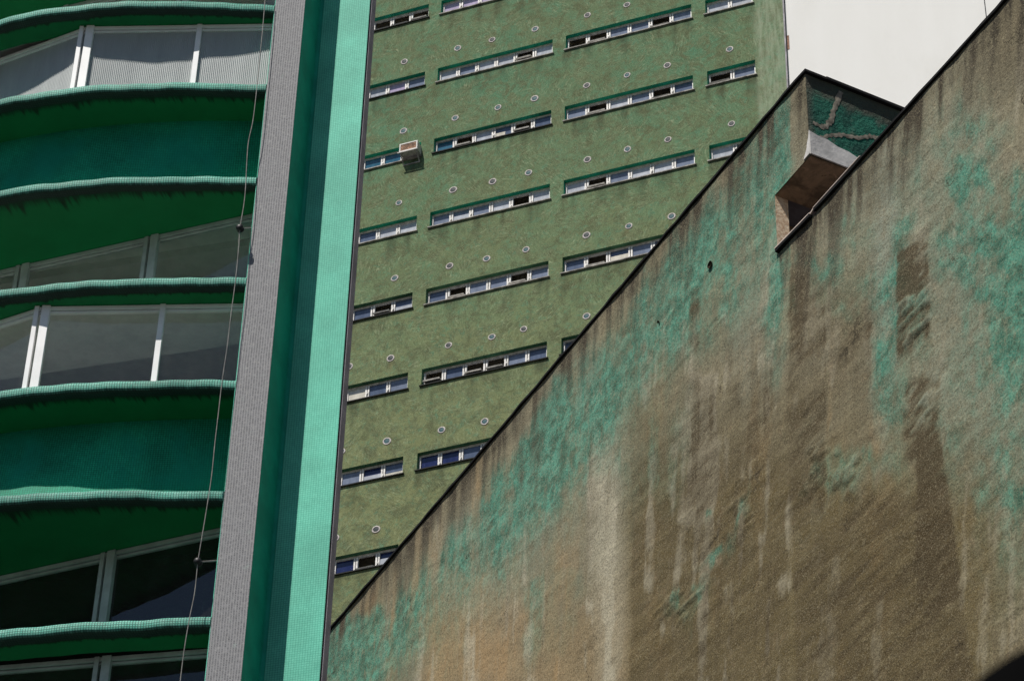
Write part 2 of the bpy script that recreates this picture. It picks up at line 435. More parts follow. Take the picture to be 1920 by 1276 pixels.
def stucco_green():
    M = Mat('green_stucco'); ob = M.coord()
    big = M.noise(ob, .55, 4, .6, .6); mid = M.noise(ob, 2.6, 5, .62, .8); fine = M.noise(ob, 16, 4, .7); grain = M.noise(ob, 42, 3, .7)
    # trowel sweeps: each patch of the wall was rubbed in its own direction
    wv = M.noise(ob, 1.6, 2, .5, color=True)
    vo = M.t.nodes.new('ShaderNodeTexVoronoi'); vo.feature = 'SMOOTH_F1'; vo.inputs['Scale'].default_value = 1.0; vo.inputs['Smoothness'].default_value = .35
    va = M.n('VectorMath', _operation='MULTIPLY_ADD'); M.set(va.inputs[0], wv); va.inputs[1].default_value = (.5, .5, .5); M.set(va.inputs[2], ob)
    M.set(vo.inputs['Vector'], va.outputs[0])
    sep = M.n('SeparateColor'); M.set(sep.inputs[0], vo.outputs['Color'])
    rot = M.n('VectorRotate', _rotation_type='Y_AXIS'); M.set(rot.inputs['Vector'], ob); M.set(rot.inputs['Center'], vo.outputs['Position'])
    M.set(rot.inputs['Angle'], M.math('MULTIPLY', sep.outputs[0], 3.1))
    st = M.noise(M.mapping(rot.outputs[0], (4.6, 1, 22)), 1.0, 5, .72, .8)
    zone = M.ramp(M.noise(ob, 1.3, 4, .65), (.34, .64, .12, 1))
    strokes = M.math('MULTIPLY', M.ramp(st, (.47, .74)), zone)
    a = M.mix(M.ramp(big, (.34, .66)), lin(84, 101, 73, .92), lin(68, 106, 80, .92))
    a = M.mix(M.math('MULTIPLY', M.attr('olive'), .88), a, lin(110, 112, 76, .92))
    b = M.mix(M.ramp(mid, (.42, .64, 0, .9)), a, lin(84, 92, 66, .86))
    b = M.mix(M.ramp(M.noise(ob, 5.5, 5, .68, 1.2), (.50, .68, 0, .5)), b, lin(66, 118, 94, .9))
    b = M.mix(M.ramp(M.noise(ob, 1.9, 5, .7, 1.0), (.48, .66, 0, .70)), b, lin(74, 76, 52, .82))
    b = M.mix(M.math('MULTIPLY', strokes, .46), b, lin(166, 176, 142, 1.0))
    b = M.mix(M.math('MULTIPLY', M.ramp(st, (.50, .30)), .34), b, lin(58, 70, 48, .85))
    b = M.mix(M.ramp(fine, (.42, .70, 0, .40)), b, lin(56, 66, 46, .8))
    b = M.mix(M.ramp(grain, (.48, .68, 0, .36)), b, lin(150, 160, 122, .98))
    b = M.mix(M.ramp(M.noise(ob, 60, 2, .7), (.50, .68, 0, .36)), b, lin(48, 58, 40, .8))
    b = M.mix(M.math('MULTIPLY', M.math('MULTIPLY', M.attr('greyness'), M.ramp(M.noise(M.mapping(ob, (9, 1, 1.2)), 1.0, 4, .65), (.3, .7, .2, 1))), .55), b, lin(142, 150, 128, .95))
    b = M.mix(M.math('MULTIPLY', M.attr('stain'), .60), b, lin(38, 42, 30, .8))
    b = M.mix(M.math('MULTIPLY', M.attr('rust'), .45), b, lin(112, 78, 50, .9))
    g_ = M.n('VectorMath', _operation='SCALE'); M.set(g_.inputs[0], b); g_.inputs['Scale'].default_value = 1.56; b = g_.outputs[0]
    h = M.math('ADD', M.math('MULTIPLY', grain, .8), M.math('MULTIPLY', st, 1.1))
    M.bump(h, .55, .012)
    return M.done(b, .9, .12)
m_green = stucco_green()
me.materials.append(m_green)
gwall = link('wall', me, green)

# return faces of every opening, the window units
def fmat(n): return n
OPEN = {('c0', 0): 'all', ('c1', 1): [4], ('c2', 1): [0, 1, 4], ('c1', 2): [1, 4], ('c2', 2): [1, 4], ('c3', 2): [0], ('c1', 3): [4], ('c2', 3): [1],
        ('c0', 4): [4], ('c1', 4): [1, 4], ('c2', 4): [1], ('c1', 5): [0, 2, 3], ('c0', 7): [4], ('c3', 3): []}
REV = .14
def window_unit(c, j):
    x0, x1 = CX[c]; z0 = V0 - FLOOR * j; z1 = z0 + WH; n = NP[c]
    W_ = MB()   # painted reveals: head, two cheeks
    W_.quad((x0, -.0, z1), (x1, 0, z1), (x1, REV + .1, z1), (x0, REV + .1, z1))
    W_.quad((x0, 0, z0), (x0, 0, z1), (x0, REV + .1, z1), (x0, REV + .1, z0))
    W_.quad((x1, 0, z0), (x1, REV + .1, z0), (x1, REV + .1, z1), (x1, 0, z1))
    win = W_.build('window', m_reveal if j < 4 else m_reveal2, green)
    s = MB(); s.box(x0 - .05, x1 + .05, -.05, REV + .1, z0 - .022, z0 + .010); s.build('sill', m_sill if j > 4 or random.random() < .35 else m_sill2, win)
    MB().box(x0 + .002, x1 - .002, REV, REV + .06, z1 - .075, z1 - .002).build('head_rail', m_cream, win)
    MB().box(x0 + .002, x1 - .002, REV, REV + .06, z0 + .014, z0 + .045).build('bottom_rail', m_cream, win)
    pw = (x1 - x0) / n
    for k in range(n + 1):
        p = MB()
        xc = x0 + k * pw
        for sgn in ((-1, 1) if 0 < k < n else ((1,) if k == 0 else (-1,))):
            xa = xc + sgn * .037
            p.box(xa - .023, xa + .023, REV - .02, REV + .05, z0 + .046, z1 - .077)
        if 0 < k < n and random.random() < .8:   # stay arms between the sashes
            hz_ = z0 + .16 + random.random() * .10
            p.box(xc - .028, xc + .028, REV - .05, REV - .021, hz_, hz_ + .05)
            p.bar((xc - .02, REV - .045, hz_ - .06), (xc + .02, REV - .045, hz_ + .02), .018, .018, (0, 1, 0))
        p.build('mullion', m_frame, win)
    op = OPEN.get((c, j), [])
    for k in range(n):
        xa, xb = x0 + k * pw + .061, x0 + (k + 1) * pw - .061
        if op == 'all' or k in op:
            # pivoted sash, swung open
            zc = z0 + random.uniform(.11, .20); a = R(random.uniform(56, 76)); hh = .17
            up_ = Vector((0, math.sin(a), math.cos(a))); nv = Vector((0, math.cos(a), -math.sin(a)))
            b = MB(); cen = Vector((0, REV + .0, zc))
            for sg in (-1, 1):
                q = cen + up_ * hh * sg
                b.bar((xa, q.y, q.z), (xb, q.y, q.z), .05, .045, nv)
            for xe in (xa + .015, xb - .015):
                q0, q1 = cen - up_ * hh, cen + up_ * hh
                b.bar((xe, q0.y, q0.z), (xe, q1.y, q1.z), .03, .03, nv)
            sash = b.build('open_sash', m_cream, win)
            g = MB(); q0, q1 = cen - up_ * hh, cen + up_ * hh
            g.quad((xa, q0.y, q0.z), (xb, q0.y, q0.z), (xb, q1.y, q1.z), (xa, q1.y, q1.z)); g.build('pane', m_panes['blue'], win)
        else:
            if j <= 1: kind = random.choice(['pale', 'pale', 'mid'])
            elif j <= 3: kind = random.choice(['mid', 'mid', 'pale', 'blue'])
            elif j <= 5: kind = random.choice(['mid', 'blue', 'blue'])
            else: kind = random.choice(['navy', 'navy', 'blue'])
            if c == 'c0' and j == 2: kind = 'teal'
            if c == 'c1' and j == 2 and k == 0: kind = 'teal'
            if c == 'c2' and j == 3 and k == 4: kind = 'pale'
            if c == 'c3' and j == 3 and k == 0: kind = 'pale'
            if c == 'c0' and j == 1 and k == 4: kind = 'lilac'
            if c == 'c1' and j == 0: kind = 'lilac'
            tl = random.uniform(-.012, .012)
            MB().quad((xa, REV + .02 - tl, z0 + .046), (xb, REV + .02 - tl, z0 + .046), (xb, REV + .02 + tl, z1 - .076), (xa, REV + .02 + tl, z1 - .076)).build('pane', m_panes[kind], win)
            if random.random() < .25 and kind in ('blue', 'mid', 'navy', 'teal'):
                top = z0 + random.choice([.24, .3, .34, .4, z1 - z0 - .08]); yq = REV + .006
                xl, xr = (xa, xb) if random.random() < .6 else random.choice([(xa, xa + (xb - xa) * random.uniform(.25, .6)), (xb - (xb - xa) * random.uniform(.25, .6), xb)])
                MB().quad((xl, yq, z0 + .046), (xr, yq, z0 + .046), (xr, yq, top), (xl, yq, top)).build('curtain', random.choice([m_panes['pale'], m_panes['mid'], m_curt]), win)
    # dark room behind the opened sashes
    if op:
        rm = MB(); d0, d1 = REV + .12, .75
        rm.quad((x0, d1, z0 - .1), (x1, d1, z0 - .1), (x1, d1, z1 + 1.6), (x0, d1, z1 + 1.6))
        rm.quad((x0, d0, z1 + 1.6), (x1, d0, z1 + 1.6), (x1, d1, z1 + 1.6), (x0, d1, z1 + 1.6))
        rm.quad((x0, d0, z0 - .1), (x1, d0, z0 - .1), (x1, d1, z0 - .1), (x0, d1, z0 - .1))
        for xe in (x0, x1): rm.quad((xe, d0, z0 - .1), (xe, d1, z0 - .1), (xe, d1, z1 + 1.6), (xe, d0, z1 + 1.6))
        rm.quad((x0, d0, z1), (x1, d0, z1), (x1, d0, z1 + 1.6), (x0, d0, z1 + 1.6))
        rm.build('room', m_room, win)
m_curt = pane_mat('cream_curtain', (.55, .52, .44, 1))
m_room = simple('dim_beige_room', (.52, .46, .34, 1), .9, .1, var=.2)
m_sill2 = simple('weathered_pale_sill', (.42, .40, .36, 1), .8, .2, var=.6, scale=5)
m_sill = simple('dark_sill_slate', (.03, .032, .028, 1), .8, .2, var=.4, scale=6)
m_reveal2 = simple('lintel_olive_paint', (.07, .20, .105, 1), .7, .25, var=.4, scale=2)
for c, j in WINS: window_unit(c, j)

# vents
ring = MB().lathe([(.078, .01), (.078, -.010), (.084, -.015), (.104, -.015), (.114, -.010), (.117, .0)], 20).mesh('vent', simple('vent_ring_cement', (.62, .57, .54, 1), .85, .2, var=.35, scale=14), True)
core_t = MB().lathe([(.0, -.009), (.035, -.011), (.06, -.008), (.080, -.003)], 20).mesh('vent_cap', simple('vent_cap_teal', (.035, .105, .125, 1), .6, .2, var=.3, scale=20), True)
core_d = MB().lathe([(.0, -.009), (.035, -.011), (.06, -.008), (.080, -.003)], 20).mesh('vent_cap', simple('vent_cap_grey', (.035, .045, .05, 1), .6, .2, var=.3, scale=20), True)
for i, (vx, vz) in enumerate(vl):
    o = link('vent', ring, green); o.location = (vx, 0, vz); s = random.uniform(.92, 1.08); o.scale = (s, 1, s * random.uniform(.95, 1.1)); o.rotation_euler = (0, random.random() * 6, 0)
    k = link('vent_cap', core_t if random.random() < .6 else core_d, o)

# body behind the facade: sides and roof
b = MB(); b.quad((GX1, 0, 0), (GX1, 14, 0), (GX1, 14, GZ1), (GX1, 0, GZ1)); b.quad((GX0, 0, 0), (GX0, 0, GZ1), (GX0, 14, GZ1), (GX0, 14, 0))
b.quad((GX0, 0, GZ1), (GX1, 0, GZ1), (GX1, 14, GZ1), (GX0, 14, GZ1)); b.quad((GX0, 14, 0), (GX0, 14, GZ1), (GX1, 14, GZ1), (GX1, 14, 0))
b.build('side_wall', m_conc, green)
tr = MB(); tr.box(GX1 - .012, GX1 + .03, -.012, .03, 0, GZ1); tr.build('corner_trim', simple('grey_corner_render', (.40, .38, .40, 1), .8, .2, var=.4, scale=3), green)

# air conditioner
def build_ac():
    y0 = -.32
    xa, za = gloc(748.5, 285.5, y0); xb, zb = gloc(782, 279.5, y0)
    xt, zt = gloc(750, 273, y0)
    zlow = (za + zb) / 2; h = (zt - zlow) + .05
    ac = empty('air_conditioner', GO + Gr * xa + Gin * y0 + np.array([0, 0, zlow]), GAZ, 'boxy window air conditioner with rusty grille jutting from the green wall on a small bracket', 'air conditioner')
    L = xb - xa; D_ = .46
    b = MB(); t = .035
    b.box(0, L, .02, D_, .02, h)
    b.box(0, L, -.005, .02, .02, .02 + t); b.box(0, L, -.005, .02, h - t, h); b.box(0, t, -.005, .02, .02 + t, h - t); b.box(L - t, L, -.005, .02, .02 + t, h - t)
    case = b.build('casing', simple('air_conditioner_casing', (.66, .64, .60, 1), .5, .4, var=.3, scale=7), ac)
    g = MB(); nsl = 9
    for k in range(nsl):
        z = .02 + t + (h - 2 * t - .02) * (k + .5) / nsl
        g.box(t, L - t, .004, .016, z - .009, z + .006)
    g.build('grille', simple('rusty_grille', (.46, .27, .17, 1), .7, .3, var=.6, scale=6), ac)
    br = MB()
    br.box(-.05, L + .02, -.03, .0, -.03, .0)
    for x in (.02, L - .05):
        br.box(x, x + .03, -.0, .33, -.03, .0)
        br.bar((x + .015, .01, -.03), (x + .015, .33, -.27), .028, .028, (1, 0, 0))
    br.box(.02, L - .02, .29, .32, -.28, -.25)
    br.build('bracket', simple('bracket_steel', (.45, .43, .40, 1), .6, .4, var=.4, scale=8), ac)
build_ac()

# ================================================================== WHITE BUILDING
wx0 = GX1 + .035
white = empty('white_building', GO + Gr * wx0, GAZ, 'plain white rendered high wall rising behind the concrete parapet', 'building')
def white_mat():
    M = Mat('white_render'); ob = M.coord()
    cc = M.mix(M.noise(M.mapping(ob, (1.6, 1, .25)), 1.0, 5, .6), (.78, .77, .73, 1), (.85, .845, .815, 1))
    cc = M.mix(M.ramp(M.noise(M.mapping(ob, (.5, 1, .3)), 1.0, 4, .6), (.5, .75, 0, .35)), cc, (.70, .685, .63, 1))
    cc = M.mix(M.ramp(M.noise(ob, 30, 3, .7), (.60, .75, 0, .12)), cc, (.6, .58, .54, 1))
    M.bump(M.noise(ob, 25, 4, .6), .12, .01)
    return M.done(cc, .85, .15)
m_white = white_mat()
jx = gloc(1848, 20, .07)[0] - wx0
b = MB()
b.box(0, jx - .015, .07, 14, 0, 95); b.box(jx + .015, jx + 14, .07, 14, 0, 95)
b.build('wall', m_white, white)
MB().box(jx - .015, jx + .015, .10, 13, 0, 94.9).build('joint', simple('joint_sealant', (.10, .10, .11, 1), .8, .2), white)
pz0 = gloc(1474, 105, .3)[1]; pz1 = gloc(1474, 79, .3)[1]
MB().box(.01, .075, .058, .072, pz0, pz1).build('bare_brick_patch', simple('bare_brick', (.36, .21, .15, 1), .9, .1, var=.4, scale=14), white)

# ================================================================== STAINED CONCRETE BUILDING (right)
WAZ = R(-63.581)
Wv = np.array([math.cos(WAZ), math.sin(WAZ), 0]); Ev = np.array([-Wv[1], Wv[0], 0])
dd = ray(1510, 138); CC = CAM + dd / np.linalg.norm(dd) * 38.0
HT = CC[2]
conc = empty('concrete_building', (CC[0], CC[1], 0), WAZ, 'rough brown and turquoise stained concrete blind wall with a black coping and stepped parapet', 'building')
# local: x = s along the wall towards the camera, y = E inwards, z up
SJ, ZS, Z2 = -.83, HT - 1.41, HT - 2.40
S0, S1 = -26.0, 9.0
ss = sorted(set(list(np.linspace(S0, -16, 20)) + list(np.arange(-15.5, 4.8, .036).round(4)) + list(np.linspace(5.3, S1, 16)) + [SJ, 0.0]))
zl = sorted(set([0.0] + list(np.linspace(.3, HT - 12.4, 12)) + list(np.arange(HT - 12.0, HT - .03, .036).round(4)) + [ZS, Z2, HT]))
ss = clean2(ss, {S0, S1, SJ, 0.0}); zl = clean2(zl, {0.0, ZS, Z2, HT})
S, Zl = np.array(ss), np.array(zl)
SS, ZL = np.meshgrid(S, Zl, indexing='ij')
PW = CC[None, None, :] * np.array([1, 1, 0]) + SS[..., None] * Wv + np.stack([0 * ZL, 0 * ZL, ZL], -1)
PX, PY = project(PW)
PX = np.clip(PX, -3000, 5000); PY = np.clip(PY, -3000, 6000)
def blob(cx, cy, rx, ry, rot=0, soft=.6):
    """soft ellipse laid on the wall (its photographed place and size), 1 inside 0 outside"""
    a = R(rot); dx, dy = WX - cx, WY - cy
    u = (dx * math.cos(a) + dy * math.sin(a)) / rx; v = (-dx * math.sin(a) + dy * math.cos(a)) / ry
    return sstep(1 + soft, 1 - soft, np.sqrt(u * u + v * v))
def slab(x0, x1, y0, y1, ex=12, ey=40):
    return sstep(x0 - ex, x0 + ex, WX) * sstep(x1 + ex, x1 - ex, WX) * sstep(y0 - ey, y0 + ey, WY) * sstep(y1 + ey, y1 - ey, WY)
n1 = fbm(PX / 110, PY / 160, 31, 5) - .5; n2 = fbm(PX / 110, PY / 160, 41, 5) - .5; n3 = fbm(PX / 34, PY / 42, 43, 5) - .5
tilt = PX + .04 * (PY - 600)                      # runs hang plumb on the wall
sA = fbm(tilt / 9, PY / 190, 51, 4); sB = fbm(tilt / 22, PY / 300, 55, 5); sC = fbm(tilt / 60, PY / 420, 59, 5)   # runs of water, fine to broad
diag = fbm((PX - PY) / 90, (PX + PY) / 18, 71, 4)  # trowel strokes rising to the right
lump = fbm((PX + PY) / 20, (PX - PY) / 62, 75, 4)
edge = 1198 - (PX - 612) * 1.178                   # top edge of the tall part
edge2 = 472 - (PX - 1455) * 1.066
low = (SS > SJ) & (ZL < Z2 + .01)
below = np.where(low, PY - edge2, PY - edge)
WX, WY = PX + 120 * n1 + 40 * n3, PY + 260 * n2 + 150 * (sB - .5)
lo_, hi_ = np.interp(PX, [600, 700, 850, 1000, 1200, 1350, 1440, 1500], [70, 110, 70, 50, 30, 20, 10, 10]), np.interp(PX, [600, 700, 850, 1000, 1150, 1300, 1440, 1500], [190, 210, 260, 290, 260, 250, 330, 330])
bb = PY - edge + 70 * n2 + 120 * (sB - .5) + 60 * (sA - .5)
band = sstep(lo_ - 40, lo_ + 50, bb) * sstep(hi_ + 90, hi_ - 110, bb) * (PX < 1482) * np.interp(PX, [600, 760, 900, 1050, 1300, 1400, 1482], [.9, .75, .85, 1, .9, .65, .75])
teal = band * (.68 + .55 * sstep(.36, .62, sC + .5 * n3)) * (.72 + .5 * sstep(.35, .65, sB)) * (.80 + .35 * sstep(.35, .65, sA))
teal = np.maximum(teal, blob(1440, 370, 26, 130) * .85 * (.5 + .7 * sB)); teal = np.maximum(teal, blob(650, 1240, 100, 50, -15) * 1.0 * (.5 + .7 * sB))
t2 = (blob(1875, 470, 80, 120, 20) * .95 + blob(1830, 290, 50, 90) * .5 + blob(1925, 600, 80, 120) * .75 + blob(1605, 885, 70, 40, -40) * .6 + blob(1535, 480, 30, 50) * .65 + blob(1590, 500, 30, 70) * .4 + blob(1660, 510, 40, 120) * .4
      + blob(1880, 740, 110, 180) * .42 + blob(1690, 620, 40, 220) * .40 + blob(1905, 920, 60, 170) * .28 + blob(1760, 380, 70, 60) * .3) * (.45 + .8 * sstep(.35, .65, fbm(PX / 40, PY / 55, 95, 5))) * np.where(low, sstep(-10, 70, below + 60 * n1 + 90 * (sB - .5)), 0)
t3 = (blob(1380, 1000, 70, 16, -45) * .6 + blob(1290, 1140, 50, 18, -45) * .5 + blob(1030, 1060, 24, 160, 6) * .35 + blob(1460, 600, 24, 120) * .6 + blob(1200, 850, 80, 90) * .35 + blob(800, 1190, 60, 90) * .3) * (.4 + .9 * sstep(.4, .65, sB + .4 * n3))
teal = np.clip(1.3 * np.maximum(np.maximum(teal, t2), t3), 0, 1.25)
WX, WY = PX + 8 * n1 + 9 * n3, PY + 110 * n2 + 60 * (sA - .5)
foot = sstep(1486, 1496, WX) * sstep(1800, 1790, WX - .14 * (PY - 1060)) * sstep(-26, 26, PY + 50 * n2 + 60 * n3 - np.maximum(1050 - .9 * (PX - 1500), 930))
tongue = sstep(1716, 1724, WX) * sstep(1768, 1763, WX - .145 * (PY - 830)) * sstep(800, 850, PY + 40 * n1 + 50 * n3) * sstep(1180, 1040, WY)
dark = (slab(1480, 1548, 510, 1000, 2.5, 60) * .70 + slab(1545, 1634, 540, 720, 3, 50) * .55 + slab(1681, 1743, 455, 655, 3, 26) * 1.0 * (.45 + .75 * sstep(.62, .48, lump)) + slab(1695, 1760, 715, 860, 7, 26) * .85 * (.25 + sstep(.60, .44, lump))
        + tongue * .95 + foot * .72 + slab(1183, 1480, 740, 1600, 3, 150) * .42 + slab(1292, 1310, 540, 625, 3, 20) * .8 + slab(1372, 1390, 725, 790, 3, 20) * .65 + slab(1362, 1372, 620, 800, 3, 40) * .35
        + slab(1482, 1506, 490, 640, 2, 30) * .4 + blob(1640, 345, 32, 44) * .6 + slab(1425, 1450, 590, 680, 6, 20) * .35 + blob(1378, 350, 16, 60) * .7 + blob(1170, 630, 22, 14, -40) * .5)
dark = dark * (.60 + .8 * sstep(.35, .68, diag)) + .50 * sstep(.56, .68, sB) * sstep(120, 400, below) * (PX < 1480) * sstep(.40, .6, sC) + .35 * sstep(.60, .70, sA) * sstep(.45, .6, sC) * (PX < 1480) + .4 * low * sstep(.57, .68, sB) * sstep(.45, .62, sC)
peel = slab(1500, 1612, 830, 965, 16, 40) * sstep(.50, .62, lump) + slab(1683, 1743, 480, 660, 5, 30) * sstep(.54, .64, lump) + blob(1270, 1120, 70, 40, -45) * sstep(.50, .62, lump) + blob(1400, 960, 44, 54) * sstep(.52, .64, lump) * .8 + blob(1720, 780, 40, 60) * sstep(.55, .66, lump) * .6
reach = .12 + 3.2 * np.clip(sA * .5 + sB * .7 - .34, 0, 1) ** 1.1
under1 = np.where(SS <= 0, (HT - ZL), (Z2 - ZL)); under1 = np.where(low, Z2 - ZL, under1)
drip = np.clip(1.15 - under1 / reach, 0, 1) * (.40 + .8 * sstep(.35, .65, sA)) * np.where(low, .95, .85)
drip = np.maximum(drip, .55 * blob(1890, 60, 120, 120) * low * (.4 + sA))
brown = np.clip(sstep(640, 1080, PY + 260 * n1 + 80 * n3) * sstep(1150, 1210, PX + 50 * n2) * sstep(1940, 1760, PX - .1 * (1276 - PY) + 80 * n1) + .28 * sstep(820, 1000, PY) * sstep(900, 1180, PX), 0, 1)
pale = np.clip(sstep(.56, .70, sB + .35 * n3) * sstep(60, 200, below) * .75 + sstep(.60, .72, sA) * .5 * sstep(1200, 900, PX) + blob(1130, 940, 26, 150) * .5 + blob(1145, 1160, 30, 200) * .5, 0, 1) * np.where(PX > 1480, .55, 1)
tan = np.clip(blob(1000, 1210, 210, 130) * .55 + blob(860, 1180, 70, 120) * .6 + blob(1640, 980, 16, 150) * .4 + blob(700, 1150, 14, 60) * .5 + sstep(.56, .70, fbm(tilt / 40, PY / 260, 66, 5)) * .6 * sstep(500, 900, PY), 0, 1)
grey = np.clip(blob(1660, 600, 26, 260) * .9 + blob(1830, 800, 120, 300) * .75 + blob(1420, 640, 50, 160) * .5 + blob(1580, 955, 110, 22, -40) * 1.0 + blob(1080, 880, 110, 190) * .6 + blob(1720, 330, 220, 200) * .6 + blob(900, 1060, 110, 110) * .5 + peel, 0, 1.2)
keep = np.ones((len(S) - 1, len(Zl) - 1), bool)
sm = (S[1:] + S[:-1]) / 2; zm2 = (Zl[1:] + Zl[:-1]) / 2
keep[np.ix_((sm > SJ) & (sm < 0), (zm2 > Z2) & (zm2 < ZS))] = False
keep[np.ix_(sm > 0, zm2 > Z2)] = False
relief = .03 * (fbm(SS * 1.3, ZL * 1.1, 81, 3) - .5) + .016 * (diag - .5) - .022 * peel * (.6 + lump) + .014 * (lump - .5)
edgew = ((np.abs(SS - SJ) < .02) & (ZL > Z2 - .05)) | ((np.abs(SS) < .02) & (ZL > Z2)) | (np.abs(ZL - HT) < .02) | (np.abs(ZL - ZS) < .02) | (np.abs(ZL - Z2) < .02)
relief = np.where(edgew, 0, relief)
vt = np.stack([SS, relief, ZL], -1).reshape(-1, 3)
idx = np.arange(vt.shape[0]).reshape(SS.shape); ii, jj = np.nonzero(keep)
fc = np.stack([idx[ii, jj], idx[ii + 1, jj], idx[ii + 1, jj + 1], idx[ii, jj + 1]], -1).tolist()
me = bpy.data.meshes.new('wall'); me.from_pydata(vt.tolist(), [], fc)
me.polygons.foreach_set('use_smooth', [True] * len(fc))
for nme, arr in (('teal', teal), ('dark', dark), ('drip', drip), ('brown', brown), ('tan', tan), ('greyed', grey), ('pale', pale), ('lumpy', np.clip(.25 + brown * .6 + peel + low * .5, 0, 1))): set_attr(me, nme, np.clip(arr, 0, 1.3).ravel())

def stucco_conc():
    M = Mat('stained_concrete_render'); ob = M.coord()
    big = M.noise(ob, .8, 5, .6, .5); mid = M.noise(ob, 4.0, 5, .65, .6); fine = M.noise(ob, 28, 4, .72); grain = M.noise(ob, 70, 3, .75)
    run = M.noise(M.mapping(ob, (7.5, 1, .55)), 1.0, 5, .65, .3)
    dg = M.noise(M.mapping(ob, (2.2, 1, 9.0), (0, R(-32), 0)), 1.0, 5, .65, 1.0)
    base = M.mix(M.ramp(big, (.33, .67)), lin(127, 118, 94, .98), lin(112, 109, 91, .98))
    base = M.mix(M.ramp(run, (.35, .68, 0, .5)), base, lin(100, 92, 76, .95))
    base = M.mix(M.math('MULTIPLY', M.attr('tan'), .75), base, lin(152, 124, 88, .95))
    base = M.mix(M.math('MULTIPLY', M.attr('greyed'), M.ramp(mid, (.3, .6, .4, .95)), True), base, lin(128, 132, 117, .95))
    base = M.mix(M.math('MULTIPLY', M.attr('brown'), M.ramp(mid, (.25, .7, 1, .70))), base, lin(92, 80, 51, .92))
    base = M.mix(M.math('MULTIPLY', M.attr('pale'), .78), base, lin(166, 160, 140, 1.0))
    base = M.mix(M.ramp(dg, (.56, .74, 0, .30)), base, lin(146, 140, 116, .98))
    base = M.mix(M.ramp(mid, (.55, .78, 0, .30)), base, lin(140, 112, 86, .95))
    tl = M.math('MULTIPLY', M.attr('teal'), M.ramp(M.noise(M.mapping(ob, (9, 1, 4)), 1.0, 5, .7, .6), (.28, .60, .45, 1.1)), True)
    crisp = M.ramp(M.math('ADD', M.attr('teal'), M.math('MULTIPLY', M.math('SUBTRACT', M.noise(M.mapping(ob, (14, 1, 9)), 1.0, 6, .75, .4), .5), 1.6)), (.42, .62))
    tl = M.math('MULTIPLY', M.math('ADD', M.math('MULTIPLY', tl, .84), M.math('MULTIPLY', crisp, .12)), M.ramp(fine, (.30, .62, .70, 1)), True)
    tcol = M.mix(M.ramp(mid, (.35, .65)), lin(20, 90, 76, .95), lin(66, 140, 120, .98))
    base = M.mix(tl, base, tcol)
    dk = M.math('MULTIPLY', M.attr('dark'), M.ramp(dg, (.30, .66, 1, .70)), True)
    base = M.mix(M.math('MULTIPLY', dk, .9), base, lin(64, 53, 36, .85))
    base = M.mix(M.math('MULTIPLY', M.attr('drip'), 1.0, True), base, lin(56, 51, 44, .85))
    base = M.mix(M.ramp(fine, (.44, .66, 0, .52)), base, lin(62, 56, 42, .85))
    base = M.mix(M.ramp(M.noise(ob, 19, 4, .75), (.54, .70, 0, .28)), base, lin(168, 158, 130, 1.0))
    vc = M.t.nodes.new('ShaderNodeTexVoronoi'); vc.feature = 'DISTANCE_TO_EDGE'; vc.inputs['Scale'].default_value = .38
    wv = M.n('VectorMath', _operation='MULTIPLY_ADD'); M.set(wv.inputs[0], M.noise(ob, 1.4, 5, .65, color=True)); wv.inputs[1].default_value = (1.6, 0, 1.6); M.set(wv.inputs[2], ob)
    M.set(vc.inputs['Vector'], wv.outputs[0])
    crack = M.math('MULTIPLY', M.ramp(vc.outputs['Distance'], (.002, .006, 1, 0)), M.ramp(M.noise(ob, .9, 3, .6), (.50, .62, 0, .75)))
    base = M.mix(crack, base, lin(34, 30, 24, .8))
    base = M.mix(M.ramp(grain, (.48, .70, 0, .40)), base, lin(160, 150, 122, 1.0))
    base = M.mix(M.ramp(M.noise(ob, 85, 2, .7), (.52, .68, 0, .42)), base, lin(52, 48, 40, .8))
    g_ = M.n('VectorMath', _operation='SCALE'); M.set(g_.inputs[0], base); g_.inputs['Scale'].default_value = 1.5; base = g_.outputs[0]
    h = M.math('ADD', M.math('MULTIPLY', fine, 1.0), M.math('ADD', M.math('MULTIPLY', grain, .45), M.math('MULTIPLY', M.math('MULTIPLY', dg, M.attr('lumpy')), .35)))
    nb = M.bump(M.noise(M.mapping(ob, (2.4, 1, 5.0), (0, R(-38), 0)), 1.0, 5, .6, 2.5), .16, .05)
    M.bump(h, .62, .02, nb)
    return M.done(base, .92, .1)
m_conc_wall = stucco_conc()
me.materials.append(m_conc_wall)
link('wall', me, conc)

# end face of the tall part, above the lower parapet: sea-green paint, scraped
def endface_mat():
    M = Mat('dark_green_rough_paint'); ob = M.coord()
    n = M.noise(ob, 2.4, 5, .65, .6); f = M.noise(ob, 18, 4, .7)
    sx = M.n('SeparateXYZ'); M.set(sx.inputs[0], ob)
    a = M.mix(M.ramp(n, (.35, .66)), (.014, .14, .092, 1), (.006, .06, .044, 1))
    a = M.mix(M.ramp(M.noise(ob, 5, 4, .65), (.55, .75, 0, .7)), a, (.10, .11, .085, 1))
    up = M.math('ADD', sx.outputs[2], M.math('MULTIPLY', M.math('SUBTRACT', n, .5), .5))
    a = M.mix(M.ramp(up, (HT - .40, HT - .20, 0, .8)), a, (.075, .068, .052, 1))  # dark band paints the coping's shadow into the colour
    cnr = M.math('ADD', sx.outputs[1], M.math('MULTIPLY', M.math('SUBTRACT', n, .5), .35))
    a = M.mix(M.ramp(cnr, (.02, .14, .7, 0)), a, (.10, .09, .07, 1))
    M.bump(M.math('ADD', f, M.noise(ob, 7, 4, .6)), 1.0, .05)
    return M.done(a, .85, .2)
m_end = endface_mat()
ny, nzz = 40, 36
b = MB(); Ys = np.linspace(0, 3.2, ny); Zs = np.linspace(ZS, HT, nzz)
